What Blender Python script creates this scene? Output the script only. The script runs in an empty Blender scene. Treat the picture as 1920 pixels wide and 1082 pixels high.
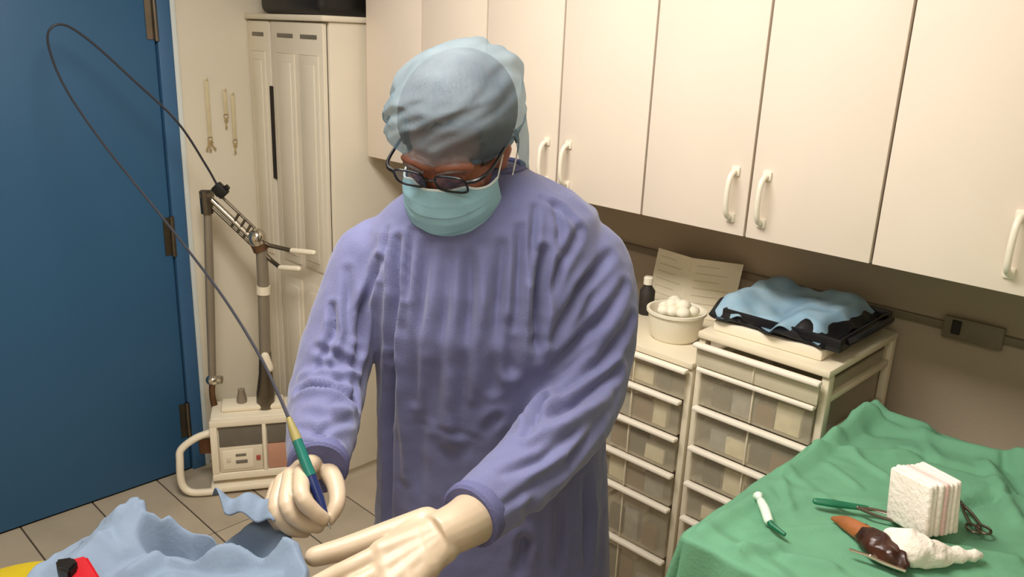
import bpy, bmesh, math, random
import numpy as np
from mathutils import Vector, Matrix, Euler, noise

random.seed(4)
SC = bpy.context.scene
COL = SC.collection

# ------------------------------------------------------------------ camera
F_PX, PITCH, ROLL, YAW, CAM_H = 1553.25, 17.16, 2.343, 46.12, 1.72
_p, _r, _a = (math.radians(v) for v in (PITCH, ROLL, YAW))
FH = Vector((math.sin(_a), math.cos(_a), 0)); RH = Vector((math.cos(_a), -math.sin(_a), 0)); UP = Vector((0, 0, 1))
FW = FH * math.cos(_p) - UP * math.sin(_p); U0 = FH * math.sin(_p) + UP * math.cos(_p)
RT = RH * math.cos(_r) + U0 * math.sin(_r); UT = U0 * math.cos(_r) - RH * math.sin(_r)
CAM = Vector((0, 0, CAM_H))
cd = bpy.data.cameras.new('camera'); cam = bpy.data.objects.new('camera', cd); COL.objects.link(cam)
cd.sensor_width = 36; cd.lens = F_PX / 1920 * 36; cd.clip_start = .02
cam.matrix_world = Matrix(((RT.x, UT.x, -FW.x, 0), (RT.y, UT.y, -FW.y, 0), (RT.z, UT.z, -FW.z, CAM_H), (0, 0, 0, 1)))
SC.camera = cam
# ------------------------------------------------------------------ world, lights, exposure
w = bpy.data.worlds.new('world'); SC.world = w; w.use_nodes = True
w.node_tree.nodes['Background'].inputs[0].default_value = (.9, .93, 1, 1)
w.node_tree.nodes['Background'].inputs[1].default_value = .05
LAMPS = [((.62, 1.15), .6, 1.2, 39.0), ((-.45, -.2), .6, 1.2, 6.0)]     # ceiling panel, then an added fill panel: centre, size, watts
LAMP_COL = (1.0, .945, .88)
vs = SC.view_settings
vs.view_transform = 'Standard'; vs.look = 'None'; vs.gamma = 1; vs.use_curve_mapping = False; vs.exposure = 0.0

# ------------------------------------------------------------------ helpers
def ray(x, y): return FW + RT * ((x - 960) / F_PX) - UT * ((y - 541) / F_PX)
def pv(x, y, v): d = ray(x, y); return CAM + d * (v / d.dot(FH))      # on the upright plane at distance v
def pz(x, y, z): d = ray(x, y); return CAM + d * ((z - CAM_H) / d.z)  # on a level plane
def pX(x, y, X): d = ray(x, y); return CAM + d * (X / d.x)
def pY(x, y, Y): d = ray(x, y); return CAM + d * (Y / d.y)
def UV(u, v, z): return RH * u + FH * v + UP * z

def lin(c):
    c = c / 255.0
    return c / 12.92 if c <= .04045 else ((c + .055) / 1.055) ** 2.4
def rgb(r, g, b): return (lin(r), lin(g), lin(b), 1)

MATS = {}
def mat(name, col, rough=.6, var=.08, scale=8.0, bump=0.0, bscale=60.0, metal=0.0, col2=None, alpha=None, trans=0.0, spec=.5, sheen=0.0, stretch=(1, 1, 1), sss=0.0):
    m = bpy.data.materials.new(name); m.use_nodes = True
    nt = m.node_tree; b = nt.nodes['Principled BSDF']
    tc = nt.nodes.new('ShaderNodeTexCoord'); mp = nt.nodes.new('ShaderNodeMapping'); mp.inputs['Scale'].default_value = stretch
    nt.links.new(tc.outputs['Object'], mp.inputs[0])
    n = nt.nodes.new('ShaderNodeTexNoise'); n.inputs['Scale'].default_value = scale; n.inputs['Detail'].default_value = 5
    nt.links.new(mp.outputs[0], n.inputs['Vector'])
    r = nt.nodes.new('ShaderNodeValToRGB'); r.color_ramp.elements[0].position = .3; r.color_ramp.elements[1].position = .7
    c2 = col2 or tuple(min(1, c * (1 + var)) for c in col[:3]) + (1,)
    c1 = col if col2 else tuple(c * (1 - var) for c in col[:3]) + (1,)
    r.color_ramp.elements[0].color = c1; r.color_ramp.elements[1].color = c2
    nt.links.new(n.outputs['Fac'], r.inputs[0]); nt.links.new(r.outputs[0], b.inputs['Base Color'])
    b.inputs['Roughness'].default_value = rough; b.inputs['Metallic'].default_value = metal
    b.inputs['Specular IOR Level'].default_value = spec
    if sheen: b.inputs['Sheen Weight'].default_value = sheen
    if trans: b.inputs['Transmission Weight'].default_value = trans
    if alpha is not None: b.inputs['Alpha'].default_value = alpha
    if sss:
        b.inputs['Subsurface Weight'].default_value = sss; b.inputs['Subsurface Radius'].default_value = (.006, .003, .002)
    if bump:
        n2 = nt.nodes.new('ShaderNodeTexNoise'); n2.inputs['Scale'].default_value = bscale; n2.inputs['Detail'].default_value = 4
        nt.links.new(mp.outputs[0], n2.inputs['Vector'])
        bp = nt.nodes.new('ShaderNodeBump'); bp.inputs['Strength'].default_value = bump; bp.inputs['Distance'].default_value = .004
        nt.links.new(n2.outputs['Fac'], bp.inputs['Height']); nt.links.new(bp.outputs[0], b.inputs['Normal'])
    MATS[name] = m
    return m

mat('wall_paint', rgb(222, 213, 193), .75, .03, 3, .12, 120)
mat('wall_shade_paint', rgb(170, 154, 132), .8, .03, 3, .12, 120)  # wall tone darkened, with the shade under the cabinets put into the colour
mat('ceiling_paint', rgb(235, 232, 222), .9, .02, 3)
mat('tile', rgb(186, 172, 150), .45, .10, 5, .08, 60)
mat('tile_b', rgb(180, 167, 146), .45, .12, 5, .08, 60)
mat('grout', rgb(70, 60, 50), .9, .1, 20)
mat('door_blue', rgb(46, 92, 130), .5, .06, 1.2, .03, 30)
mat('door_frame_blue', rgb(56, 98, 138), .5, .05, 4)
mat('pale_trim', rgb(214, 220, 216), .5, .03, 6)
mat('cabinet_laminate', rgb(238, 224, 208), .42, .025, 4, .03, 150)
mat('cabinet_gap_shade', rgb(90, 74, 58), .7, .06, 20)
mat('tall_plastic', rgb(224, 214, 194), .5, .03, 5)
mat('handle_white', rgb(238, 230, 212), .35, .02, 10)
mat('black_case', rgb(24, 20, 20), .45, .3, 6)
mat('black_plastic', rgb(18, 17, 19), .4, .2, 14)
mat('dark_gap', rgb(40, 34, 28), .9, .1, 10)
mat('tower_plastic', rgb(226, 214, 188), .4, .03, 6)
mat('lip_white', rgb(246, 236, 218), .35, .02, 6)
mat('frosted', rgb(226, 214, 186), .35, .03, 26, alpha=.25)
mat('frosted_dense', rgb(224, 213, 184), .35, .05, 9, alpha=.86)
mat('packet_brown', rgb(118, 78, 40), .6, .3, 30); mat('packet_grey', rgb(160, 158, 152), .6, .3, 30)
mat('packet_dark', rgb(44, 38, 32), .6, .3, 30); mat('packet_cream', rgb(242, 230, 196), .6, .15, 30)
mat('paper', rgb(236, 226, 200), .7, .03, 12); mat('paper_line', rgb(200, 186, 156), .7, .05, 12)
mat('bowl_white', rgb(244, 236, 214), .35, .02, 9); mat('cotton', rgb(240, 232, 210), .9, .05, 40, .6, 90)
mat('blue_film', rgb(138, 178, 205), .45, .2, 12, .25, 30, col2=rgb(178, 206, 220), alpha=.72)
mat('tray_black', rgb(22, 22, 26), .3, .2, 12)
mat('gown', rgb(99, 102, 142), .78, .06, 6, .30, 420, sheen=.25)
mat('gown_trim', rgb(92, 94, 135), .8, .06, 30, .3, 300)
mat('cap_skin', rgb(170, 120, 95), .6, .1, 20)
mat('skin', rgb(142, 84, 60), .5, .1, 18, .1, 200, sss=.08)
mat('hair', rgb(82, 58, 46), .6, .3, 60, .6, 160, stretch=(1, 1, .15))
mat('mask_teal', rgb(146, 188, 202), .75, .05, 12, .15, 260)
mat('mask_inner', rgb(225, 232, 230), .8, .03, 12)
mat('elastic', rgb(226, 226, 214), .7, .04, 20)
mat('glove', rgb(190, 171, 146), .42, .06, 14, .12, 70, sss=.1)
mat('trousers', rgb(44, 46, 84), .85, .1, 8); mat('shoe', rgb(60, 60, 66), .5, .1, 10)
mat('frame_black', rgb(16, 15, 18), .3, .1, 10)
mat('drape_blue', rgb(112, 128, 148), .85, .05, 10, .18, 160)
mat('drape_green', rgb(102, 157, 123), .85, .07, 5, .22, 160)
mat('drape_green_dark', rgb(58, 140, 112), .85, .08, 5, .22, 160)
mat('steel', rgb(190, 186, 178), .28, .05, 20, metal=1); mat('steel_dark', rgb(120, 112, 100), .35, .1, 20, metal=1)
mat('chrome', rgb(215, 208, 196), .12, .04, 20, metal=1)
mat('bronze_metal', rgb(116, 84, 60), .4, .15, 20, metal=.7)
mat('post_grey', rgb(150, 140, 124), .4, .06, 12, metal=.35)
mat('unit_white', rgb(243, 232, 208), .4, .03, 8)
mat('unit_panel', rgb(226, 214, 190), .5, .04, 12); mat('unit_screen', rgb(112, 106, 94), .35, .08, 12)
mat('unit_pink', rgb(196, 146, 122), .5, .06, 12); mat('print_grey', rgb(120, 112, 100), .6, .05, 20); mat('print_red', rgb(176, 84, 78), .6, .05, 20)
mat('cable_dark', rgb(52, 52, 60), .45, .1, 20)
mat('pen_green', rgb(20, 104, 92), .3, .1, 30); mat('pen_navy', rgb(24, 40, 92), .35, .1, 30); mat('pen_yellow', rgb(150, 138, 84), .45, .1, 30)
mat('red_plastic', rgb(178, 20, 34), .45, .12, 12); mat('yellow_plastic', rgb(196, 172, 24), .45, .08, 6)
mat('gauze', rgb(240, 228, 214), .95, .05, 30, .7, 120, col2=rgb(246, 238, 226))
mat('gauze_pink', rgb(232, 196, 190), .95, .1, 30, .6, 120)
mat('iodine', rgb(70, 34, 18), .3, .3, 26, .4, 60, col2=rgb(30, 12, 10)); mat('iodine_light', rgb(150, 88, 44), .5, .2, 26, .4, 60)
mat('syringe_white', rgb(222, 240, 222), .3, .03, 10); mat('handle_green', rgb(18, 104, 70), .4, .1, 20)
mat('socket_tan', rgb(118, 104, 84), .5, .05, 10); mat('key_brass', rgb(176, 154, 110), .5, .1, 20, metal=.2); mat('tag_beige', rgb(208, 194, 158), .6, .06, 20)
mat('couch_vinyl', rgb(50, 60, 80), .5, .08, 8)
em = bpy.data.materials.new('lamp_diffuser'); em.use_nodes = True
_b = em.node_tree.nodes['Principled BSDF']; _b.inputs['Emission Color'].default_value = LAMP_COL + (1,); _b.inputs['Emission Strength'].default_value = 4; _b.inputs['Base Color'].default_value = (.9, .9, .9, 1)
MATS['lamp_diffuser'] = em
# cap: thin non-woven fabric that lets hair and skin show through
def cap_material():
    m = bpy.data.materials.new('cap_fabric'); m.use_nodes = True; nt = m.node_tree
    b = nt.nodes['Principled BSDF']; out = nt.nodes['Material Output']
    tc = nt.nodes.new('ShaderNodeTexCoord'); n = nt.nodes.new('ShaderNodeTexNoise'); n.inputs['Scale'].default_value = 9; n.inputs['Detail'].default_value = 3
    nt.links.new(tc.outputs['Object'], n.inputs['Vector'])
    r = nt.nodes.new('ShaderNodeValToRGB'); r.color_ramp.elements[0].position = .3; r.color_ramp.elements[1].position = .7
    r.color_ramp.elements[0].color = rgb(112, 134, 150); r.color_ramp.elements[1].color = rgb(138, 154, 164)
    nt.links.new(n.outputs['Fac'], r.inputs[0]); nt.links.new(r.outputs[0], b.inputs['Base Color']); b.inputs['Roughness'].default_value = .7
    t = nt.nodes.new('ShaderNodeBsdfTransparent'); t.inputs[0].default_value = (.80, .90, .96, 1)
    mx = nt.nodes.new('ShaderNodeMixShader')
    mr = nt.nodes.new('ShaderNodeMapRange'); mr.inputs['From Min'].default_value = .3; mr.inputs['From Max'].default_value = .7; mr.inputs['To Min'].default_value = .70; mr.inputs['To Max'].default_value = .54
    nt.links.new(n.outputs['Fac'], mr.inputs[0]); nt.links.new(mr.outputs[0], mx.inputs[0])
    nt.links.new(b.outputs[0], mx.inputs[1]); nt.links.new(t.outputs[0], mx.inputs[2]); nt.links.new(mx.outputs[0], out.inputs[0])
    MATS['cap_fabric'] = m
cap_material()
def lens_material():
    m = bpy.data.materials.new('lens'); m.use_nodes = True; nt = m.node_tree; out = nt.nodes['Material Output']
    nt.nodes.remove(nt.nodes['Principled BSDF'])
    g = nt.nodes.new('ShaderNodeBsdfGlossy'); g.inputs['Roughness'].default_value = .05
    t = nt.nodes.new('ShaderNodeBsdfTransparent'); t.inputs[0].default_value = (.93, .96, .95, 1)
    mx = nt.nodes.new('ShaderNodeMixShader'); mx.inputs[0].default_value = .06
    nt.links.new(t.outputs[0], mx.inputs[1]); nt.links.new(g.outputs[0], mx.inputs[2]); nt.links.new(mx.outputs[0], out.inputs[0])
    MATS['lens'] = m
lens_material()

# --- shapes into a bmesh (world coordinates)
def rbox(bm, c, s, bev=0.0, M=None, seg=2):
    t = bmesh.new(); bmesh.ops.create_cube(t, size=1)
    bmesh.ops.scale(t, vec=Vector(s), verts=t.verts)
    if bev: bmesh.ops.bevel(t, geom=t.edges[:], offset=bev, segments=seg, affect='EDGES', profile=.5)
    bmesh.ops.transform(t, matrix=Matrix.Translation(Vector(c)), verts=t.verts)
    if M is not None: bmesh.ops.transform(t, matrix=M, verts=t.verts)
    me = bpy.data.meshes.new('tmp'); t.to_mesh(me); t.free(); bm.from_mesh(me); bpy.data.meshes.remove(me)
def bb(bm, x0, x1, y0, y1, z0, z1, bev=0.0, M=None, seg=2):
    rbox(bm, ((x0 + x1) / 2, (y0 + y1) / 2, (z0 + z1) / 2), (abs(x1 - x0), abs(y1 - y0), abs(z1 - z0)), bev, M, seg)
def loft(bm, rings, cap0=True, cap1=True, closed=True):
    vr = [[bm.verts.new(p) for p in r] for r in rings]
    n = len(vr[0])
    for a, b in zip(vr, vr[1:]):
        for i in range(n if closed else n - 1):
            j = (i + 1) % n
            bm.faces.new((a[i], a[j], b[j], b[i]))
    if cap0: bm.faces.new(vr[0][::-1])
    if cap1: bm.faces.new(vr[-1])
    return vr
def catmull(pts, k=6):
    pts = [Vector(p) for p in pts]
    if len(pts) < 3: return pts
    P = [pts[0] * 2 - pts[1]] + pts + [pts[-1] * 2 - pts[-2]]
    out = []
    for i in range(1, len(P) - 2):
        a, b, c, d = P[i - 1:i + 3]
        for j in range(k):
            t = j / k
            out.append(.5 * ((2 * b) + (c - a) * t + (2 * a - 5 * b + 4 * c - d) * t * t + (3 * b - a - 3 * c + d) * t ** 3))
    out.append(pts[-1]); return out
def tube(bm, pts, r, seg=12, smooth=0, flat=1.0, round_end=False):
    pts = [Vector(p) for p in pts]; n0 = len(pts)
    rs = [r] * n0 if not hasattr(r, '__len__') else list(r)
    if smooth and n0 > 2:
        q = catmull(pts, smooth); rs = list(np.interp(np.linspace(0, n0 - 1, len(q)), range(n0), rs)); pts = q
    if round_end:
        d0 = (pts[0] - pts[1]).normalized(); d1 = (pts[-1] - pts[-2]).normalized()
        a, b = [], []
        for k in (.98, .8, .45): a.append((pts[0] + d0 * rs[0] * k, rs[0] * math.sqrt(1 - k * k)))
        for k in (.45, .8, .98): b.append((pts[-1] + d1 * rs[-1] * k, rs[-1] * math.sqrt(1 - k * k)))
        pts = [x[0] for x in a] + pts + [x[0] for x in b]; rs = [x[1] for x in a] + rs + [x[1] for x in b]
    t = (pts[1] - pts[0]).normalized(); nrm = t.orthogonal().normalized(); rings = []
    for i, p in enumerate(pts):
        tt = (pts[min(i + 1, len(pts) - 1)] - pts[max(i - 1, 0)]).normalized()
        ax = t.cross(tt)
        if ax.length > 1e-6: nrm = Matrix.Rotation(t.angle(tt), 3, ax.normalized()) @ nrm
        t = tt; bn = t.cross(nrm).normalized(); nrm = bn.cross(t).normalized()
        rings.append([p + (nrm * math.cos(2 * math.pi * k / seg) + bn * math.sin(2 * math.pi * k / seg) * flat) * rs[i] for k in range(seg)])
    return loft(bm, rings)
def ell(bm, c, rad, M=None, sub=3):
    t = bmesh.new(); bmesh.ops.create_icosphere(t, subdivisions=sub, radius=1)
    bmesh.ops.scale(t, vec=Vector(rad), verts=t.verts)
    bmesh.ops.transform(t, matrix=Matrix.Translation(Vector(c)), verts=t.verts)
    if M is not None: bmesh.ops.transform(t, matrix=M, verts=t.verts)
    me = bpy.data.meshes.new('tmp'); t.to_mesh(me); t.free(); bm.from_mesh(me); bpy.data.meshes.remove(me)
def lathe(bm, prof, c=(0, 0, 0), seg=32, M=None, closed=False, wob=0.0):
    c = Vector(c); rings = []
    for r, z in prof:
        ring = [c + Vector((r * (1 + wob * math.sin(3 * a + z * 90)) * math.cos(a), r * (1 + wob * math.sin(3 * a + z * 90)) * math.sin(a), z)) for a in (2 * math.pi * k / seg for k in range(seg))]
        rings.append([M @ p for p in ring] if M is not None else ring)
    loft(bm, rings, True, True)

WM = {}     # world matrices of parents
def empty(name, loc, rz=0.0):
    o = bpy.data.objects.new(name, None); COL.objects.link(o); o.empty_display_size = .05
    o.location = loc; o.rotation_euler = (0, 0, rz)
    WM[o] = Matrix.Translation(Vector(loc)) @ Matrix.Rotation(rz, 4, 'Z')
    return o
def obj(name, bm, m, parent=None, sharp=38, smooth=True):
    bmesh.ops.recalc_face_normals(bm, faces=bm.faces[:]) if bm.faces else None
    for f in bm.faces: f.smooth = smooth
    for e in bm.edges:
        if len(e.link_faces) == 2: e.smooth = e.calc_face_angle(0) < math.radians(sharp)
    if parent is not None: W = WM[parent]
    else:
        co = [v.co for v in bm.verts]
        lo = Vector((min(c.x for c in co), min(c.y for c in co), min(c.z for c in co))); hi = Vector((max(c.x for c in co), max(c.y for c in co), 0))
        W = Matrix.Translation(((lo.x + hi.x) / 2, (lo.y + hi.y) / 2, lo.z))
    bm.transform(W.inverted())
    me = bpy.data.meshes.new(name); bm.to_mesh(me); bm.free()
    me.materials.append(MATS[m])
    o = bpy.data.objects.new(name, me); COL.objects.link(o)
    if parent is not None: o.parent = parent
    else: o.matrix_world = W
    WM[o] = W
    return o
def tag(o, label, cat, group=None):
    o['label'] = label; o['category'] = cat
    if group: o['group'] = group
    return o
def struct(o): o['kind'] = 'structure'; return o
def B(): return bmesh.new()
def evaluated_bm(bm, mods):
    """run modifiers over a bmesh and give the result back"""
    me = bpy.data.meshes.new('tmp'); bm.to_mesh(me); bm.free()
    o = bpy.data.objects.new('tmp', me); COL.objects.link(o)
    for t, kw in mods:
        md = o.modifiers.new('m', t)
        for k, v in kw.items(): setattr(md, k, v)
    dg = bpy.context.evaluated_depsgraph_get(); dg.update()
    m2 = bpy.data.meshes.new_from_object(o.evaluated_get(dg))
    bpy.data.objects.remove(o); bpy.data.meshes.remove(me)
    out = bmesh.new(); out.from_mesh(m2); bpy.data.meshes.remove(m2); return out

# ------------------------------------------------------------------ the room
XW, YW, X0, Y0, ZC = 2.08, 2.953, -1.2, -1.2, 2.55
bm = B(); bb(bm, X0 - .1, XW + .1, Y0 - .1, YW + .1, -.06, -.004); floor = struct(obj('floor', bm, 'grout'))
tile_me = {}
TX, TY = .2395, .479
i0 = math.floor((X0 - .637) / TX)
for i in range(i0, 20):
    xa = .637 + i * TX; xb = xa + TX
    xa, xb = max(xa, X0), min(xb, XW)
    if xb - xa < .02: continue
    for j in range(9):
        yb = YW - j * TY; ya = max(yb - TY, Y0)
        if yb - ya < .02: continue
        key = (round(xb - xa, 3), round(yb - ya, 3), (i + j) % 2)
        if key not in tile_me:
            t = B(); rbox(t, (0, 0, -.003), (xb - xa - .005, yb - ya - .005, .006), .0015, seg=1)
            me = bpy.data.meshes.new('floor_tile'); t.to_mesh(me); t.free(); me.materials.append(MATS['tile' if key[2] else 'tile_b']); tile_me[key] = me
        o = bpy.data.objects.new('floor_tile', tile_me[key]); COL.objects.link(o)
        o.parent = floor; o.location = Vector(((xa + xb) / 2, (ya + yb) / 2, 0)) - WM[floor].translation
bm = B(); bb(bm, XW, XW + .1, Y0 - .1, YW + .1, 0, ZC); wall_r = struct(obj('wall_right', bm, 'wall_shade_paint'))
bm = B(); bb(bm, X0 - .1, .30, YW, YW + .1, 0, ZC); bb(bm, 1.31, XW, YW, YW + .1, 0, ZC); bb(bm, .30, 1.31, YW, YW + .1, 2.12, ZC)
wall_b = struct(obj('wall_back', bm, 'wall_paint'))
bm = B(); bb(bm, X0 - .1, X0, Y0 - .1, YW, 0, ZC); struct(obj('wall_left', bm, 'wall_paint'))
bm = B(); bb(bm, X0, XW, Y0 - .1, Y0, 0, ZC); struct(obj('wall_front', bm, 'wall_paint'))
bm = B(); bb(bm, X0 - .1, XW + .1, Y0 - .1, YW + .1, ZC, ZC + .06); struct(obj('ceiling', bm, 'ceiling_paint'))
# door leaf, frame, hinges
bm = B(); bb(bm, .352, 1.250, YW - .012, YW + .03, .008, 2.05, .003); door = struct(obj('door_1', bm, 'door_blue'))
bm = B(); bb(bm, 1.256, 1.308, YW - .022, YW + .06, 0, 2.10, .004); obj('door_jamb', bm, 'door_frame_blue', door)
bm = B(); bb(bm, .298, .346, YW - .022, YW + .06, 0, 2.10, .004); obj('door_jamb', bm, 'door_frame_blue', door)
bm = B(); bb(bm, .298, 1.308, YW - .022, YW + .06, 2.056, 2.12, .004); obj('door_head', bm, 'door_frame_blue', door)
bm = B(); bb(bm, .35, 1.25, YW + .035, YW + .09, 0, 2.1); obj('door_stop', bm, 'dark_gap', door)
for z in (1.72, .96, .22):
    bm = B(); tube(bm, [(1.253, YW - .02, z - .075), (1.253, YW - .02, z + .075)], .008, 10)
    bb(bm, 1.222, 1.25, YW - .016, YW - .012, z - .07, z + .07)
    obj('hinge', bm, 'steel_dark', door)
bm = B(); bb(bm, 1.310, 1.330, YW - .014, YW, 0, 2.13, .004); struct(obj('trim_1', bm, 'pale_trim'))
# ceiling lamp and the added fill panel
for k, ((x, y), sx, sy, wt) in enumerate(LAMPS):
    t = tag(empty('ceiling_lamp', (x, y, ZC - .05)), ['flat ceiling light panel above the person in the gown', 'added fill light panel on the ceiling nearer the camera'][k], 'lamp', 'ceiling lamps')
    bm = B()
    for (a0, a1, c0, c1) in ((-sx/2, sx/2, -sy/2, -sy/2+.03), (-sx/2, sx/2, sy/2-.03, sy/2), (-sx/2, -sx/2+.03, -sy/2+.03, sy/2-.03), (sx/2-.03, sx/2, -sy/2+.03, sy/2-.03)):
        bb(bm, x + a0, x + a1, y + c0, y + c1, ZC - .05, ZC, .002)
    obj('lamp_frame', bm, 'pale_trim', t)
    bm = B(); bb(bm, x - sx/2 + .03, x + sx/2 - .03, y - sy/2 + .03, y + sy/2 - .03, ZC - .03, ZC - .02); obj('diffuser', bm, 'lamp_diffuser', t)
    ld = bpy.data.lights.new('lamp_light', 'AREA'); ld.shape = 'RECTANGLE'; ld.size = sx - .1; ld.size_y = sy - .1; ld.energy = wt; ld.color = LAMP_COL
    lo = bpy.data.objects.new('lamp_light', ld); COL.objects.link(lo); lo.parent = t; lo.location = (0, 0, -.004)
# trunking on the wall below the cabinets, with a socket
bm = B(); bb(bm, XW - .012, XW, -.9, 2.4, 1.083, 1.103, .003); struct(obj('trim_2', bm, 'socket_tan'))
t = tag(empty('wall_socket', (XW - .014, .487, 1.07)), 'tan wall socket with a dark plug hole on the wall right of the drawer towers', 'socket')
bm = B(); bb(bm, XW - .022, XW - .012, .425, .555, 1.068, 1.122, .003); obj('plate', bm, 'socket_tan', t)
bm = B(); bb(bm, XW - .027, XW - .0215, .515, .535, 1.082, 1.116, .002); obj('socket_hole', bm, 'dark_gap', t)

# ------------------------------------------------------------------ wall cabinets
XF, YC0, DW, ZB, ZT = 1.75, 2.422, .29795, 1.2817, 2.22
unit_lab = ['cream wall cabinet at the far end, beside the tall white cupboard', 'cream wall cabinet directly behind the surgical cap', 'cream wall cabinet above the drawer towers, with two pull handles in view', 'cream wall cabinet at the right edge above the green draped table']
for k in range(4):
    ya = YC0 - 2 * DW * k; yb = ya - 2 * DW
    t = tag(empty('wall_cabinet', (XW, (ya + yb) / 2, ZB)), unit_lab[k], 'cabinet', 'row of cream wall cabinets')
    bm = B(); bb(bm, XF + .021, XW - .001, yb + .0008, ya - .0008, ZB, ZT, .001); obj('body', bm, 'cabinet_gap_shade' if False else 'cabinet_laminate', t)
    bm = B(); bb(bm, XF + .0185, XF + .0205, yb + .001, ya - .001, ZB + .001, ZT - .001); obj('shadow_gap', bm, 'cabinet_gap_shade', t)  # dark sheet behind the doors, its brown stands for shade in the gaps
    for s in (0, 1):
        d0 = ya - DW * s; d1 = d0 - DW
        bm = B(); bb(bm, XF, XF + .018, d1 + .0030, d0 - .0030, ZB, ZT, .0015); d = obj('door', bm, 'cabinet_laminate', t)
        yh = (d1 + .040) if s == 0 else (d0 - .040)
        za, zb2 = ZB + .040, ZB + .150
        bm = B(); tube(bm, [(XF + .002, yh, za), (XF - .016, yh, za + .004), (XF - .028, yh, za + .02), (XF - .032, yh, (za + zb2) / 2), (XF - .028, yh, zb2 - .02), (XF - .016, yh, zb2 - .004), (XF + .002, yh, zb2)], .0065, 10, 5)
        for zz in (za, zb2): rbox(bm, (XF - .002, yh, zz), (.008, .022, .022), .003)
        obj('handle', bm, 'handle_white', d)

# ------------------------------------------------------------------ tall cupboard and case on top
XT, YT0, YT1, ZTT = 1.60, 2.447, YW - .003, 1.75
t = tag(empty('tall_cupboard', ((XT + XW) / 2, (YT0 + YT1) / 2, 0)), 'tall white plastic cupboard with moulded doors in the corner beside the blue door', 'cupboard')
bm = B(); bb(bm, XT + .022, XW - .001, YT0, YT1, .05, ZTT - .02, .004); bb(bm, XT + .04, XW - .02, YT0 + .02, YT1 - .01, 0, .05); obj('body', bm, 'tall_plastic', t)
bm = B(); bb(bm, XT - .012, XW - .001, YT0 - .012, YT1, ZTT - .02, ZTT, .006); obj('top_panel', bm, 'tall_plastic', t)
bm = B(); bb(bm, XT + .018, XT + .021, YT0 + .012, YT1 - .004, .06, ZTT - .03); obj('inner_shadow', bm, 'dark_gap', t)
def moulded_door(y0, y1, panels):
    bm = B(); bb(bm, XT, XT + .017, y0, y1, .055, ZTT - .025, .003); d = obj('door', bm, 'tall_plastic', t)
    for a, b in panels:
        for (za, zb2) in ((.14, .80), (.86, 1.62)):
            bm = B()
            bb(bm, XT - .006, XT + .001, a, b, za, zb2, .0055)
            bb(bm, XT - .010, XT - .004, a + .022, b - .022, za + .03, zb2 - .03, .004)
            obj('raised_panel', bm, 'tall_plastic', d)
        bm = B(); bb(bm, XT - .002, XT + .002, a + .01, b - .01, 1.672, 1.686, .001); obj('vent_slot', bm, 'unit_screen', d)
    return d
moulded_door(YT0 + .008, 2.785, [(2.478, 2.600), (2.628, 2.750)])
moulded_door(2.797, YT1 - .002, [(2.825, 2.925)])
bm = B(); bb(bm, XT - .004, XT + .004, 2.786, 2.806, 1.16, 1.50, .003); obj('door_gap_shade', bm, 'dark_gap', t)  # dark strip put in for the shaded slit between the two doors
bm = B(); bb(bm, XT + .0, 2.04, YT0 + .02, 2.86, ZTT, 2.02, .03, seg=4); case = obj('storage_case', bm, 'black_case')
tag(case, 'black rounded case lying on top of the tall white cupboard', 'case')

# keys hanging on the wall by the door
for k, (x, zt, zb2, lab) in enumerate(((1.424, 1.513, 1.27, 'bunch of keys on a long beige strap, nearest the blue door'), (1.492, 1.475, 1.35, 'short key tag on the wall, the middle of the three hanging ones'), (1.522, 1.46, 1.255, 'thin key strap on the wall, nearest the tall cupboard'))):
    t = tag(empty('hanging_key', (x, YW - .008, zb2)), lab, 'keys', 'keys hanging on the wall')
    bm = B(); tube(bm, [(x, YW, zt), (x, YW - .016, zt), (x, YW - .02, zt + .008)], .0025, 8); obj('hook', bm, 'tag_beige', t)
    bm = B(); bb(bm, x - .007, x + .007, YW - .012, YW - .008, zb2 + .04, zt, .001); obj('strap', bm, 'tag_beige', t)
    bm = B(); tube(bm, [(x + .009 * math.cos(q), YW - .010, zb2 + .034 + .009 * math.sin(q)) for q in np.linspace(0, 6.28, 14)], .0014, 6)
    obj('ring', bm, 'key_brass', t)
    for q, a in enumerate((-.45, .1, .5) if k == 0 else (0.1,)):
        Mx = Matrix.Translation((x, YW - .011 - .001 * q, zb2 + .026)) @ Matrix.Rotation(a, 4, 'Y')
        bm = B(); rbox(bm, (0, 0, -.006), (.014, .0015, .014), .0006, Mx); rbox(bm, (0, 0, -.026), (.005, .0015, .028), .0004, Mx); rbox(bm, (.004, 0, -.034), (.005, .0015, .006), .0003, Mx)
        obj('key', bm, 'key_brass', t)

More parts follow.
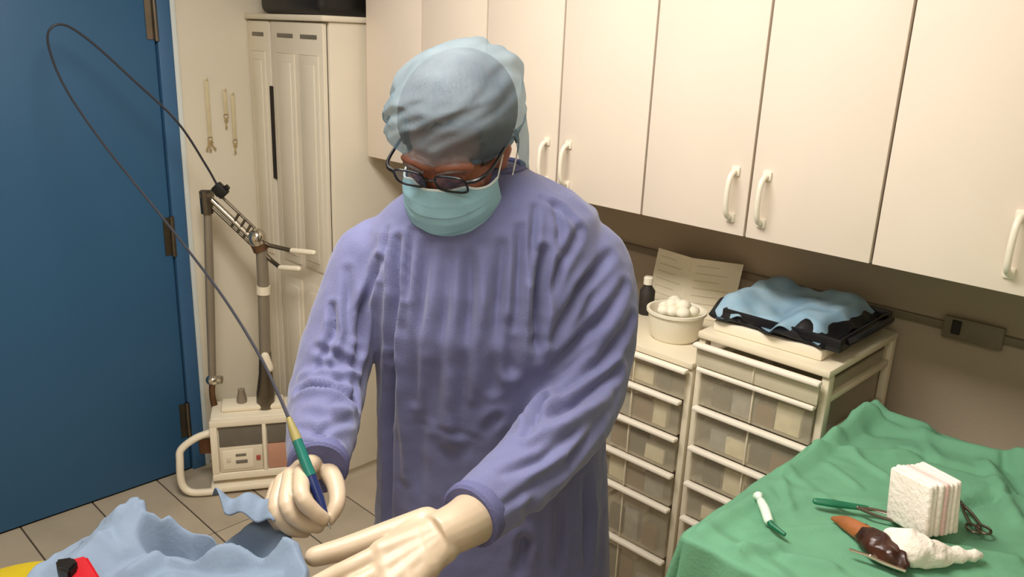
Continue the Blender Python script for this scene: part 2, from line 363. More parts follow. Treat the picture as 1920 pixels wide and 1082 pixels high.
# ------------------------------------------------------------------ drawer towers
XD = 1.67
ORD = ['top', 'second', 'third', 'fourth', 'fifth', 'sixth', 'seventh', 'eighth']
def packet(x, y, z, s, m, where):
    bm = B(); rbox(bm, (s[0] / 2, 0, s[2] / 2), s, .002, Matrix.Translation((x, y, z)) @ Matrix.Rotation(random.uniform(-.04, .04), 4, 'Y'))
    o = obj('supply_packet', bm, m); tag(o, m.split('_')[1] + ' packet in the ' + where, 'packet', 'packets inside the frosted drawers')
def tower(ya, yb, ztop, lips, label, carries, first_open=0.0):
    """ya > yb; lips = heights of drawer tops"""
    t = tag(empty('drawer_tower', ((XD + XW) / 2, (ya + yb) / 2, 0)), label, 'drawer unit', 'plastic drawer towers')
    xb = XW - .016
    bm = B(); bb(bm, XD + .004, xb, yb, ya, ztop - .018, ztop, .005); obj('top_panel', bm, 'tower_plastic', t)
    bm = B(); bb(bm, XD + .02, xb, yb + .005, ya - .005, .04, .06, .003)
    for (px_, py_) in ((XD + .05, ya - .03), (XD + .05, yb + .03), (xb - .04, ya - .03), (xb - .04, yb + .03)): lathe(bm, [(.018, 0), (.02, .02), (.014, .042)], (px_, py_, 0), 14)
    obj('base', bm, 'tower_plastic', t)
    for px_ in (XD + .012, xb - .028):
        for py_ in (ya - .02, yb + .002):
            bm = B(); bb(bm, px_, px_ + .028, py_, py_ + .018, .06, ztop - .018, .003); obj('post', bm, 'tower_plastic', t)
    zs = list(lips) + [.075]
    for i in range(len(zs) - 1):
        zt, zb2 = zs[i], zs[i + 1] + .001
        off = first_open if i == 0 else 0.0
        for py_ in (ya - .016, yb + .003):
            bm = B(); bb(bm, XD + .04, xb - .028, py_, py_ + .013, zb2 - .004, zb2 + .012, .002); obj('side_rail', bm, 'tower_plastic', t)
        a, b = ya - .021, yb + .021
        if i == 0: a, b = ya - .012, yb + .012
        fx = XD - off
        bm = B()
        bb(bm, fx, fx + .004, b, a, zb2, zt - .010, .0015)
        d = obj('drawer', bm, 'frosted_dense' if i == 0 and first_open else 'frosted', t)
        bm = B(); bb(bm, fx + .004, xb - .03, b + .002, a - .002, zb2, zb2 + .003)
        for py_ in (b, a - .003): bb(bm, fx + .004, xb - .03, py_, py_ + .003, zb2 + .003, zt - .02)
        obj('drawer_tray', bm, 'frosted', d)
        bm = B(); bb(bm, fx - .016, fx + .006, b - .004, a + .004, zt - .014, zt - .003, .004); obj('drawer_lip', bm, 'lip_white', d)
        bm = B(); bb(bm, fx - .004, fx + .002, (a + b) / 2 - .002, (a + b) / 2 + .002, zb2 + .002, zt - .014, .001); obj('front_rib', bm, 'tower_plastic', d)
        if i < 6:
            kinds = ['packet_brown', 'packet_grey', 'packet_dark', 'packet_cream'] if i or not first_open else ['packet_cream', 'packet_brown', 'packet_grey']
            random.shuffle(kinds); n = len(kinds)
            for q in range(n):
                yy = b + .035 + (a - b - .07) * (q + random.uniform(.4, .6)) / n
                packet(fx + .008, yy, zb2 + .0045, (random.uniform(.010, .022), random.uniform(.040, .064), random.uniform(.45, .85) * min(.11, zt - zb2 - .022)), kinds[q], ORD[i] + ' drawer of the tower ' + carries)
    return t
tower(.982, .650, 1.05, (1.032, .969, .865, .756, .656, .556, .40, .24), 'cream frosted drawer tower carrying the black tray, partly behind the green table', 'with the black tray', .012)
tower(1.318, .986, .962, (.948, .861, .758, .653, .553, .394, .24), 'cream frosted drawer tower carrying the white tub, right behind the gown sleeve', 'with the white tub')

# things on the towers
t = tag(empty('tub', (1.80, 1.125, .962)), 'round white plastic tub full of cotton on the lower drawer tower', 'tub')
bm = B(); lathe(bm, [(.058, .0), (.066, .01), (.074, .07), (.079, .072), (.079, .079), (.072, .079), (.070, .074), (.060, .03), (.01, .028)], (1.80, 1.125, .962), 36); obj('bowl', bm, 'bowl_white', t)
for k in range(11):
    a = k * 2.4; r = .013 * math.sqrt(k) 
    bm = B(); ell(bm, (1.80 + r * math.cos(a), 1.125 + r * math.sin(a), .962 + .078 + (.014 if k < 4 else 0)), (.021, .019, .016), sub=2)
    o = obj('cotton_ball', bm, 'cotton'); tag(o, 'cotton ball heaped in the round white tub', 'cotton ball', 'cotton balls in the tub')
t = tag(empty('leaflet', (1.98, 1.19, .962)), 'upright cream folded leaflet leaning at the wall behind the white tub', 'leaflet')
LA, LB, LC = Vector((1.985, 1.345, .9625)), Vector((1.965, 1.215, .9625)), Vector((2.02, 1.085, .9625))
lean = Vector((.035, 0, .165))
for a, b in ((LA, LB), (LB, LC)):
    bm = B(); n = (b - a).cross(lean).normalized() * .0008
    vs_ = [bm.verts.new(p) for p in (a - n, b - n, b + lean - n, a + lean - n, a + n, b + n, b + lean + n, a + lean + n)]
    for f in ((0, 1, 2, 3), (7, 6, 5, 4), (0, 4, 5, 1), (1, 5, 6, 2), (2, 6, 7, 3), (3, 7, 4, 0)): bm.faces.new([vs_[i] for i in f])
    p = obj('page', bm, 'paper', t)
    for z in np.linspace(.12, .88, 7):
        bm = B(); q0, q1 = a + lean * z, b + lean * z; e = (q1 - q0) * .12; n2 = n.normalized() * (-.0013 if n.x > 0 else .0013)
        tube(bm, [q0 + e + n2, q1 - e * (1 + (z * 37 % 3)) + n2], .0007, 5); obj('text_line', bm, 'paper_line', p)
t = tag(empty('bottle', (1.90, 1.29, .962)), 'small dark bottle on the lower tower, half hidden by the gown sleeve', 'bottle')
bm = B(); lathe(bm, [(.02, 0), (.022, .004), (.022, .07), (.012, .084), (.012, .09)], (1.90, 1.29, .962), 24); obj('bottle_body', bm, 'packet_dark', t)
bm = B(); lathe(bm, [(.0135, .089), (.0135, .108), (.011, .111)], (1.90, 1.29, .962), 20); obj('cap', bm, 'handle_white', t)
# flat packs and black tray on the taller tower
ZT2 = 1.05
bm = B(); Mx = Matrix.Translation((1.865, .83, ZT2)) @ Matrix.Rotation(.03, 4, 'Z')
rbox(bm, (0, 0, .013), (.31, .27, .026), .004, Mx); o = obj('file_box', bm, 'unit_white'); tag(o, 'flat cream box under the black tray on the taller drawer tower', 'box')
t = tag(empty('instrument_tray', (1.865, .815, ZT2 + .026)), 'black tray under crumpled blue film on the taller drawer tower', 'tray')
bm = B(); Mx = Matrix.Translation((1.875, .805, ZT2 + .026)) @ Matrix.Rotation(.02, 4, 'Z')
rbox(bm, (0, 0, .004), (.31, .29, .008), .003, Mx); obj('tray_base', bm, 'tray_black', t)
for (c, s) in (((-.151, 0, .018), (.008, .29, .028)), ((.151, 0, .018), (.008, .29, .028)), ((0, -.141, .018), (.294, .008, .028)), ((0, .141, .018), (.294, .008, .028))):
    bm = B(); rbox(bm, c, s, .003, Mx); obj('tray_rim', bm, 'tray_black', t)
bm = B(); tube(bm, [Mx @ Vector((-.12, -.146, .02)), Mx @ Vector((-.08, -.165, .03)), Mx @ Vector((.08, -.165, .03)), Mx @ Vector((.12, -.146, .02))], .008, 8, 4); obj('tray_handle', bm, 'tray_black', t)
def cloth_grid(nx, ny, fn):
    bm = B(); g = [[bm.verts.new(fn(i / (nx - 1), j / (ny - 1))) for j in range(ny)] for i in range(nx)]
    for i in range(nx - 1):
        for j in range(ny - 1): bm.faces.new((g[i][j], g[i + 1][j], g[i + 1][j + 1], g[i][j + 1]))
    return bm
def solid(bm, th): 
    return evaluated_bm(bm, [('SOLIDIFY', dict(thickness=th, offset=0))])
def film(s, q):
    x = 1.715 + .30 * s; y = .965 - .265 * q
    edge = max(0, .16 - s) / .16
    z = ZT2 + .062 + .018 * math.sin(q * 9 + 1) * (1 - s * .6) + .012 * noise.noise((s * 5, q * 6, 2)) + .012 * s
    z -= edge ** 1.5 * (.030 + .016 * math.sin(q * 17)); x -= .014 * edge * math.sin(q * 13)
    z -= .02 * max(0, (q - .9) / .1)
    return Vector((x, y, max(z, ZT2 + .037)))
def under(s_, q):
    p = film(s_, q); return Vector((p.x + (s_ - .5) * .012 - .004, p.y + (.5 - q) * .022, max(p.z - .010 - .004 * math.sin(q * 30), ZT2 + .036)))
o = obj('black_wrap', solid(cloth_grid(40, 40, under), .002), 'tray_black'); tag(o, 'black plastic wrap showing below the blue film in the tray', 'plastic wrap')
o = obj('blue_film', solid(cloth_grid(50, 50, film), .002), 'blue_film'); tag(o, 'crumpled pale blue plastic film lying in the black tray', 'plastic film')

# ------------------------------------------------------------------ laser unit on the floor
c0 = pz(402, 924, 0)
e1a = math.radians(-30); L = Matrix.Translation(c0) @ Matrix.Rotation(e1a, 4, 'Z')       # local x along front, y into depth
W_, D_, H_ = .30, .17, .25
t = tag(empty('laser_unit', c0 + L.to_3x3() @ Vector((W_ / 2, D_ / 2, 0)), e1a), 'white tabletop laser unit with jointed metal arm standing on the floor by the blue door', 'medical device')
def lb(bm, x0, x1, y0, y1, z0, z1, bev=.004): bb(bm, x0, x1, y0, y1, z0, z1, bev, L)
bm = B(); lb(bm, 0, W_, .004, D_, .055, .055 + H_, .012); obj('housing', bm, 'unit_white', t)
bm = B(); lb(bm, -.01, W_ + .02, -.03, D_ + .01, .012, .036, .008)
for x in (.02, W_ - .02):
    for y in (.0, D_ - .03): lb(bm, x - .015, x + .015, y - .015, y + .015, 0, .014, .003)
lb(bm, .03, W_ - .03, .03, D_ - .02, .03, .058); obj('base_plate', bm, 'unit_white', t)
# bezel frame
bm = B()
for a in ((0, W_, .055, .083), (0, W_, .055 + H_ - .030, .055 + H_ - .004), (0, .026, .083, .28), (.186, .200, .083, .28), (W_ - .012, W_, .083, .28)): lb(bm, a[0], a[1], -.012, .008, a[2], a[3], .004)
obj('bezel', bm, 'unit_white', t)
bm = B(); lb(bm, .03, .184, -.002, .006, .19, .274, .002); obj('screen', bm, 'unit_screen', t)
bm = B(); lb(bm, .03, .184, -.006, .006, .086, .188, .002); panel = obj('control_panel', bm, 'unit_panel', t)
bm = B(); lb(bm, .040, .150, -.009, -.003, .098, .176, .002); obj('label_plate', bm, 'unit_white', panel)
for (x0, x1, z0, z1, m) in ((.052, .068, .128, .150, 'unit_panel'), (.086, .124, .150, .160, 'print_grey'), (.086, .128, .120, .134, 'print_grey'), (.160, .176, .128, .146, 'print_red')):
    bm = B(); lb(bm, x0, x1, -.011, -.005, z0, z1, .001); obj('button', bm, m, panel)
bm = B(); lb(bm, .203, W_ - .014, -.002, .006, .19, .274, .002); obj('side_screen', bm, 'unit_screen', t)
bm = B(); lb(bm, .203, W_ - .014, -.005, .006, .086, .188, .002); obj('side_panel', bm, 'unit_pink', t)
# carry handle on the left, a closed bar loop
def lp(x, y, z): return L @ Vector((x, y, z))
bm = B(); tube(bm, [lp(.0, .03, .24), lp(-.055, .02, .225), lp(-.105, .01, .19), lp(-.112, .0, .15), lp(-.112, -.005, .06), lp(-.085, -.012, .022), lp(-.03, -.02, .018), lp(.03, -.02, .02)], .014, 12, 5); obj('carry_handle', bm, 'unit_white', t)
bm = B(); lb(bm, -.05, -.004, .07, .09, .13, .19, .004); obj('key_switch', bm, 'bronze_metal', t)
# top details
zt = .055 + H_
bm = B(); lb(bm, .04, W_ - .03, .05, D_ - .03, zt, zt + .022, .008); obj('top_tray', bm, 'unit_white', t)
bm = B(); lathe(bm, [(.018, 0), (.02, .012), (.012, .05), (.014, .056), (.0, .058)], lp(.115, .09, zt + .02), 18); obj('top_knob', bm, 'post_grey', t)
VP = (c0 + L.to_3x3() @ Vector((W_ / 2, D_ * .55, 0))).dot(FH)
def pa(x, y, dv=0): return pv(x, y, VP + dv)
# left post
bm = B(); tube(bm, [pa(408, 790), pa(404, 768), pa(398, 740), pa(398, 715)], [.017, .013, .011, .012], 12, 4); rbox(bm, pa(408, 788), (.045, .045, .04), .008); obj('post_bracket', bm, 'bronze_metal', t)
bm = B(); ell(bm, pa(399, 712), (.026, .026, .022)); tube(bm, [pa(399, 712), pa(416, 712)], .016, 12); obj('ball_joint', bm, 'chrome', t)
bm = B(); tube(bm, [pa(398, 705), pa(394, 560), pa(389, 385)], [.014, .016, .014], 14); obj('thin_post', bm, 'post_grey', t)
bm = B(); tube(bm, [pa(389, 400), pa(385, 358)], .022, 14); tube(bm, [pa(378, 366), pa(398, 366)], .02, 12); obj('post_joint', bm, 'steel_dark', t)
# slanted double bar
for dx, dy, m, r in ((0, 0, 'chrome', .011), (10, -14, 'steel_dark', .005), (-4, 10, 'steel_dark', .005)):
    bm = B(); tube(bm, [pa(390 + dx, 368 + dy), pa(478 + dx, 452 + dy)], r, 10); obj('arm_bar', bm, m, t)
for f in (.55, .68, .8, .92):
    bm = B(); a = Vector((390, 368)).lerp(Vector((478, 452)), f); tube(bm, [pa(a.x - 4, a.y + 10, -.005), pa(a.x + 10, a.y - 14, -.005)], .005, 8); obj('arm_rung', bm, 'steel_dark', t)
bm = B(); ell(bm, pa(482, 446, -.01), (.032, .032, .036)); obj('elbow_ball', bm, 'chrome', t)
bm = B(); tube(bm, [pa(482, 452), pa(490, 470)], .028, 14); obj('elbow_collar', bm, 'bronze_metal', t)
bm = B(); tube(bm, [pa(490, 462), pa(494, 540)], .021, 16); tube(bm, [pa(494, 548), pa(497, 668)], .021, 16); obj('main_post', bm, 'post_grey', t)
bm = B(); tube(bm, [pa(494, 536), pa(494, 551)], .025, 16); obj('collar', bm, 'unit_white', t)
bm = B(); tube(bm, [pa(497, 660), pa(498, 700), pa(498, 735), pa(498, 790)], [.022, .026, .034, .034], 16); obj('post_base', bm, 'steel_dark', t)
bm = B(); tube(bm, [pa(497, 668, -.02), pa(505, 690, -.02)], .016, 12, round_end=True); obj('post_clamp', bm, 'unit_white', t)
for (xa, ya_, xm, ym, xb, yb_) in ((504, 460, 548, 470, 588, 470), (508, 488, 526, 502, 560, 500)):
    bm = B(); tube(bm, [pa(490, 452 + (ya_ - 460) * .6), pa(xa, ya_), pa(xm, ym, -.04)], .008, 10); rod = obj('side_rod', bm, 'steel_dark', t)
    bm = B(); tube(bm, [pa(xm, ym, -.04), pa(xb, yb_ + 4, -.08)], .010, 10, round_end=True); obj('rod_sleeve', bm, 'unit_white', rod)
bm = B(); rbox(bm, (0, 0, 0), (.05, .03, .04), .006, Matrix.Translation(pa(413, 357, -.02)) @ Matrix.Rotation(math.radians(-46), 4, 'Z') @ Matrix.Rotation(.8, 4, 'Y')); tube(bm, [pa(405, 365, -.02), pa(428, 350, -.02)], .010, 8); obj('cable_clamp', bm, 'black_plastic', t)

# cable loop from the clamp to the hand piece
cp = [(412, 356, VP - .03), (385, 308, VP - .06), (332, 228, VP - .15), (250, 150, VP - .22), (170, 78, VP - .28), (118, 46, VP - .32), (90, 62, VP - .36), (98, 110, VP - .42), (130, 178, VP - .5), (200, 278, VP - .62), (318, 425, VP - .85), (410, 545, 1.75), (480, 655, 1.5), (520, 735, 1.28), (541, 783, 1.13)]
bm = B(); tube(bm, [pv(*q) for q in cp], np.linspace(.0042, .0028, len(cp)), 8, 7)
o = obj('fibre_cable', bm, 'cable_dark'); tag(o, 'thin dark cable looping in front of the blue door to the hand piece', 'cable')
t = tag(empty('hand_piece', pv(606, 950, 1.05)), 'green and navy pen shaped hand piece held in the glove', 'hand piece')
pa0, pa1, pa2, pa3, pa4 = (pv(541, 783, 1.13), pv(553, 815, 1.115), pv(566, 850, 1.10), pv(583, 893, 1.08), pv(611, 968, 1.05))
bm = B(); tube(bm, [pa0, pa1, pa1.lerp(pa2, .3)], [.004, .0075, .0075], 14); obj('connector', bm, 'pen_yellow', t)
bm = B(); tube(bm, [pa1.lerp(pa2, .3), pa2, pa3], [.0075, .008, .008], 16); obj('barrel', bm, 'pen_green', t)
bm = B(); tube(bm, [pa3, pa3.lerp(pa4, .6), pa4], [.008, .0075, .004], 16); obj('grip', bm, 'pen_navy', t)
bm = B(); tube(bm, [pa4, pa4 + (pa4 - pa3).normalized() * .02], [.003, .001], 10); obj('tip', bm, 'steel', t)

# ------------------------------------------------------------------ the person
PO = UV(-.03, 1.50, 0)
person = tag(empty('person', PO, -_a), 'person in a blue violet surgical gown, cap, mask and gloves, looking down at the work', 'person')

# head frame: x to the picture's right, y out of the face, z to the crown
HS, HYAW, HPITCH, HROLL = 1.06, math.radians(22), math.radians(35), math.radians(3)
_fh = -FH * math.cos(HYAW) - RH * math.sin(HYAW)
_xh = _fh.cross(UP).normalized() * -1
hy = _fh * math.cos(HPITCH) - UP * math.sin(HPITCH); hz = _fh * math.sin(HPITCH) + UP * math.cos(HPITCH)
hx = (hy.cross(hz)).normalized()
if hx.dot(RH) < 0: hx = -hx
HO = UV(-.104, 1.452, 1.539)
HM = Matrix.Translation(HO) @ Matrix(((hx.x, hy.x, hz.x, 0), (hx.y, hy.y, hz.y, 0), (hx.z, hy.z, hz.z, 0), (0, 0, 0, 1))) @ Matrix.Rotation(HROLL, 4, 'Y') @ Matrix.Scale(HS, 4)
def hp(x, y, z): return HM @ Vector((x, y, z))

SLEEVE_L = [((1050, 460), 1.515, .062), ((1098, 490), 1.505, .078), ((1116, 570), 1.475, .081), ((1108, 670), 1.44, .078), ((1084, 760), 1.37, .074), ((1012, 855), 1.235, .064), ((940, 922), 1.15, .057), ((888, 963), 1.09, .051)]
SLEEVE_R = [((750, 460), 1.51, .056), ((698, 480), 1.50, .068), ((664, 560), 1.465, .068), ((635, 650), 1.42, .068), ((614, 735), 1.36, .068), ((606, 795), 1.27, .062), ((600, 845), 1.19, .052), ((597, 872), 1.15, .045)]
def arm_pts(S, k=1.0, drop=0): return [pv(*p, v) for p, v, r in S][:len(S) - drop], [r * k for p, v, r in S][:len(S) - drop]

# skin: one continuous body
bm = B()
ell(bm, (0, -.012, .03), (.077, .097, .086), HM); ell(bm, (0, .035, -.03), (.064, .062, .082), HM); ell(bm, (0, .052, -.088), (.036, .036, .03), HM)
ell(bm, (0, .03, -.06), (.056, .05, .05), HM)
tube(bm, [hp(0, .086, .018), hp(0, .099, -.02), hp(0, .106, -.042)], [.008, .010, .013], 10, 3, round_end=True)           # nose
for s in (-1, 1):
    ell(bm, (s * .014, .103, -.046), (.010, .012, .009), HM, 2)
    ell(bm, (s * .033, .080, .001), (.017, .014, .012), HM, 2)                                                          # closed lids
    tube(bm, [hp(s * .012, .094, .022), hp(s * .034, .092, .027), hp(s * .056, .078, .020)], .010, 8, 3, round_end=True)   # brow ridge
    ell(bm, (s * .042, .066, -.032), (.024, .024, .020), HM, 2)                                                         # cheek
    ell(bm, (s * .079, -.008, -.012), (.008, .019, .032), HM @ Matrix.Rotation(s * .25, 4, 'Z'), 2)                     # ear
    ell(bm, (s * .084, -.018, -.004), (.006, .014, .020), HM @ Matrix.Rotation(s * .25, 4, 'Z'), 2)
for z in (-.074, -.082): tube(bm, [hp(-.022, .088, z), hp(0, .097, z), hp(.022, .088, z)], .006, 8, 3, round_end=True)    # lips
NB = UV(-.068, 1.515, 1.40)
tube(bm, [hp(0, -.02, -.03), hp(0, -.035, -.085), NB, NB - UP * .08], [.058, .056, .060, .075], 20, 4)
def ring(z, cu, cv, a, b, n=40, ex=2.3, tilt=0.0):
    out = []
    for k in range(n):
        q = 2 * math.pi * k / n; c, s = math.cos(q), math.sin(q)
        x = a * math.copysign(abs(c) ** (2 / ex), c); y = b * math.copysign(abs(s) ** (2 / ex), s)
        out.append(UV(cu + x, cv + y, z + tilt * x))
    return out
loft(bm, [ring(.84, -.025, 1.50, .15, .10), ring(.98, -.03, 1.50, .165, .11), ring(1.12, -.04, 1.49, .16, .11), ring(1.26, -.055, 1.495, .175, .11), ring(1.36, -.06, 1.505, .17, .085, tilt=.08), ring(1.41, -.065, 1.51, .09, .06, tilt=.08)])
for S in (SLEEVE_L, SLEEVE_R):
    P, R_ = arm_pts(S, .62); R_[-1] = .030; tube(bm, P, R_, 14, 3)
for s in (-1, 1):
    u0 = -.025 + s * .10
    tube(bm, [UV(u0, 1.50, .88), UV(u0, 1.50, .62), UV(u0, 1.49, .46), UV(u0, 1.52, .28), UV(u0, 1.53, .09)], [.088, .074, .055, .052, .036], 16, 3)
    tube(bm, [UV(u0, 1.54, .06), UV(u0, 1.47, .045), UV(u0, 1.38, .03)], [.036, .036, .022], 12, 3, round_end=True)
bm = evaluated_bm(bm, [('REMESH', dict(mode='VOXEL', voxel_size=.0052)), ('SMOOTH', dict(factor=.5, iterations=4))])
obj('body', bm, 'skin', person, 180)

# hair under the cap, eyebrows, lashes
bm = B(); ell(bm, (0, -.020, .040), (.092, .110, .092), HM, 4)
bmesh.ops.delete(bm, geom=[v for v in bm.verts if (HM.inverted() @ v.co).y > .055 and (HM.inverted() @ v.co).z < .085 or (HM.inverted() @ v.co).z < -.03], context='VERTS')
hair = obj('hair', solid(bm, .006), 'hair', person)
for s in (-1, 1):
    bm = B(); tube(bm, [hp(s * .012, .1055, .020), hp(s * .032, .1045, .0275), hp(s * .054, .090, .021)], [.0032, .0042, .002], 8, 4, flat=.7); obj('eyebrow', bm, 'hair', person)
    bm = B(); tube(bm, [hp(s * .018, .0925, -.005), hp(s * .033, .0955, -.0085), hp(s * .049, .088, -.005)], .0016, 6, 4); obj('eyelashes', bm, 'hair', person)

# surgical cap: gathered bouffant
def cap_ring(t, n=96):
    # t 0 = elastic, 1 = crown
    prof = np.interp(t, [0, .04, .12, .28, .5, .70, .85, .95, 1], [.94, 1.04, 1.16, 1.25, 1.21, 1.04, .77, .45, .03])
    hgt = np.interp(t, [0, .04, .12, .28, .5, .70, .85, .95, 1], [0, .006, .022, .054, .090, .118, .134, .142, .145])
    out = []
    for k in range(n):
        q = 2 * math.pi * k / n
        g = .0035 * math.sin(q * 34) * max(0, 1 - t / .2) if t > .01 else 0
        x = (.0885 * prof + g) * math.cos(q); y = (.105 * prof + g) * math.sin(q)
        w_ = 1 - abs(2 * t - 1)
        w1 = x * 1.0 - hgt * .75 + .35 * y; wz = .6 * noise.noise((x * 10, y * 10, hgt * 10)); e_ = min(1, t * 4)
        nn = e_ * (.010 * (abs(math.sin(w1 * 38 + wz * 2.5)) ** .7 - .6) + .008 * noise.noise((x * 13, y * 13, hgt * 13)) + .005 * (abs(math.sin(w1 * 80 + wz * 5 + 1)) - .6))
        rr = 1 + nn / .1
        # tilted elastic: low at the nape, high at the forehead
        z = -.008 + .30 * y * (1 - t) + hgt + .006 * noise.noise((x * 14, y * 14, 5)) * min(1, 4 * t) - .006 * math.sin(2 * q) * 0
        out.append(hp(x * rr, -.012 + y * rr - .014 * math.sin(math.pi * min(1, t)), z))
    return out
bm = B(); loft(bm, [cap_ring(t) for t in np.concatenate([np.linspace(0, .2, 9), np.linspace(.24, 1, 24)])], False, True)
cap = obj('surgical_cap', bm, 'cap_fabric', person, 180)
bm = B(); tube(bm, [p for p in cap_ring(0)] + [cap_ring(0)[0]], .0045, 8); obj('cap_elastic', bm, 'cap_fabric', cap)
bm = B()
rows = []
for i, (a, b_) in enumerate((((.092, -.022, .012), (.092, -.075, .005)), ((.092, -.024, -.04), (.089, -.080, -.045)), ((.088, -.030, -.085), (.080, -.088, -.095)), ((.084, -.042, -.125), (.070, -.098, -.135)), ((.082, -.056, -.155), (.064, -.106, -.165)))):
    rows.append([hp(*a), hp(*(Vector(a).lerp(Vector(b_), .5) + Vector((.006, 0, 0)))), hp(*b_)])
loft(bm, rows, False, False, closed=False); obj('cap_neck_flap', solid(bm, .002), 'cap_fabric', cap)

# mask
def mask_pt(s, t):
    # s -1..1 across, t 0 nose bridge .. 1 under the chin
    th = s * 1.45
    yc = np.interp(t, [0, .12, .35, .6, .85, 1], [.1125, .130, .141, .137, .123, .088]); zc = np.interp(t, [0, .12, .35, .6, .85, 1], [-.008, -.028, -.058, -.094, -.132, -.150])
    side = abs(math.sin(th)) ** 2.2
    yb = .030 + .010 * t; zb_ = -.03 - .075 * t
    x = .086 * math.sin(th) * (1 - .10 * abs(t - .5))
    k = 1 - math.cos(th) ** .85 if math.cos(th) > 0 else 1
    y = yc * (1 - k) + yb * k; z = zc * (1 - side) + zb_ * side
    if t < .12: y -= .010 * math.exp(-((abs(s) - .42) / .16) ** 2) * (1 - t / .12)
    y += .0048 * (((t * 4.0) % 1) - .5) * (1 - side) * (1 if .15 < t < .95 else 0)
    y += .003 * noise.noise((s * 4, t * 5, 1))
    return hp(x, y, z)
mbm = cloth_grid(56, 64, lambda a, b_: mask_pt(a * 2 - 1, b_))
mask = obj('face_mask', solid(mbm, .0016), 'mask_teal', person, 60)
bm = B(); tube(bm, [mask_pt(s, 0) for s in np.linspace(-1, 1, 40)], .0022, 6); obj('mask_top_binding', bm, 'mask_inner', mask)
bm = B(); tube(bm, [mask_pt(s, 1) for s in np.linspace(-1, 1, 40)], .002, 6); obj('mask_bottom_binding', bm, 'mask_teal', mask)
for s in (-1, 1):
    bm = B(); tube(bm, [mask_pt(s, .02), hp(s * .0865, -.002, .010), hp(s * .091, -.028, .012), hp(s * .091, -.034, -.02), hp(s * .088, -.012, -.05), mask_pt(s, .98)], .0016, 6, 5); obj('ear_loop', bm, 'elastic', mask)

# glasses
gl = None
def rim_pts(s, n=28):
    out = []
    for k in range(n + 1):
        q = 2 * math.pi * k / n; c, d = math.cos(q), math.sin(q)
        x = .0265 * math.copysign(abs(c) ** .62, c); z = .0175 * math.copysign(abs(d) ** .62, d)
        xx = s * .036 + x
        out.append(Vector((xx, .1130 - .10 * max(0, abs(xx) - .02) * .45 - .001 + .10 * z, .010 + z)))
    return out
bm = B()
for s in (-1, 1): tube(bm, [HM @ p for p in rim_pts(s)], .0021, 8)
tube(bm, [hp(-.011, .113, .014), hp(0, .116, .017), hp(.011, .113, .014)], .0020, 8, 4)
gl = obj('glasses', bm, 'frame_black', person)
for s in (-1, 1):
    bm = B(); tube(bm, [hp(s * .0625, .109, .018), hp(s * .078, .100, .018), hp(s * .088, .07, .014), hp(s * .089, 0, .008), hp(s * .086, -.03, -.006), hp(s * .084, -.042, -.028)], [.0036, .0036, .003, .0026, .0026, .003], 8, 4); obj('temple', bm, 'frame_black', gl)
    bm = B(); vs_ = [bm.verts.new(HM @ (p + Vector((0, 0, 0)))) for p in rim_pts(s)[:-1]]; bm.faces.new(vs_); obj('glasses_lens', solid(bm, .001), 'lens', gl)

# gown
bm = B()
loft(bm, [ring(.34, -.02, 1.51, .270, .20), ring(.55, -.02, 1.505, .258, .185), ring(.80, -.022, 1.505, .238, .162), ring(.95, -.028, 1.50, .228, .154), ring(1.10, -.036, 1.492, .220, .152), ring(1.20, -.046, 1.487, .218, .155), ring(1.28, -.054, 1.495, .226, .148, tilt=.05), ring(1.34, -.058, 1.503, .226, .136, tilt=.09), ring(1.39, -.06, 1.51, .212, .125, tilt=.10), ring(1.425, -.063, 1.515, .172, .114, tilt=.10), ring(1.452, -.066, 1.518, .125, .102, tilt=.08), ring(1.475, -.069, 1.52, .092, .09, tilt=.05), ring(1.486, -.07, 1.52, .080, .08)])
for S in (SLEEVE_L, SLEEVE_R):
    P, R_ = arm_pts(S); tube(bm, P, R_, 24, 5)
bm = evaluated_bm(bm, [('REMESH', dict(mode='VOXEL', voxel_size=.0052)), ('SMOOTH', dict(factor=.5, iterations=14))])
def sculpt(bm, folds, wrinkle=.0026):
    bm.normal_update(); bm.verts.ensure_lookup_table()
    V = np.array([v.co for v in bm.verts]); N = np.array([v.normal for v in bm.verts])
    d = V - np.array(CAM); dep = d @ np.array(FW); sx = 960 + F_PX * (d @ np.array(RT)) / dep; sy = 541 - F_PX * (d @ np.array(UT)) / dep
    front = (N * d).sum(1) < 0
    disp = np.zeros(len(V))
    for pts, amp, wid in folds:
        amp *= 1.75; wid *= .80
        P3 = []
        for (x, y) in pts:
            m = front & ((sx - x) ** 2 + (sy - y) ** 2 < 14 ** 2)
            idx = np.where(m)[0]
            if len(idx) == 0: continue
            P3.append(V[idx[np.argmin(dep[idx])]])
        if len(P3) < 2: continue
        best = np.full(len(V), 9.0); tt = np.zeros(len(V)); n = len(P3) - 1
        for i in range(n):
            a, b_ = P3[i], P3[i + 1]; ab = b_ - a; L2 = max(ab @ ab, 1e-9)
            t = np.clip(((V - a) @ ab) / L2, 0, 1); q = np.linalg.norm(V - (a + t[:, None] * ab), axis=1)
            k = q < best; best[k] = q[k]; tt[k] = (i + t[k]) / n
        fade = np.sin(np.pi * np.clip(.12 + .76 * tt, 0, 1))
        disp += amp * fade * (np.exp(-(best / wid) ** 2) - .45 * np.exp(-((best - 1.9 * wid) / wid) ** 2))
    if wrinkle:
        for i, c in enumerate(V):
            u = c @ np.array(RH); v = c @ np.array(FH); z = c[2]
            disp[i] += wrinkle * noise.noise((u * 26, v * 26, z * 7)) + wrinkle * .6 * noise.noise((u * 40 + 9, v * 40, z * 34))
    Vn = V + N * disp[:, None]
    for v, c in zip(bm.verts, Vn): v.co = c
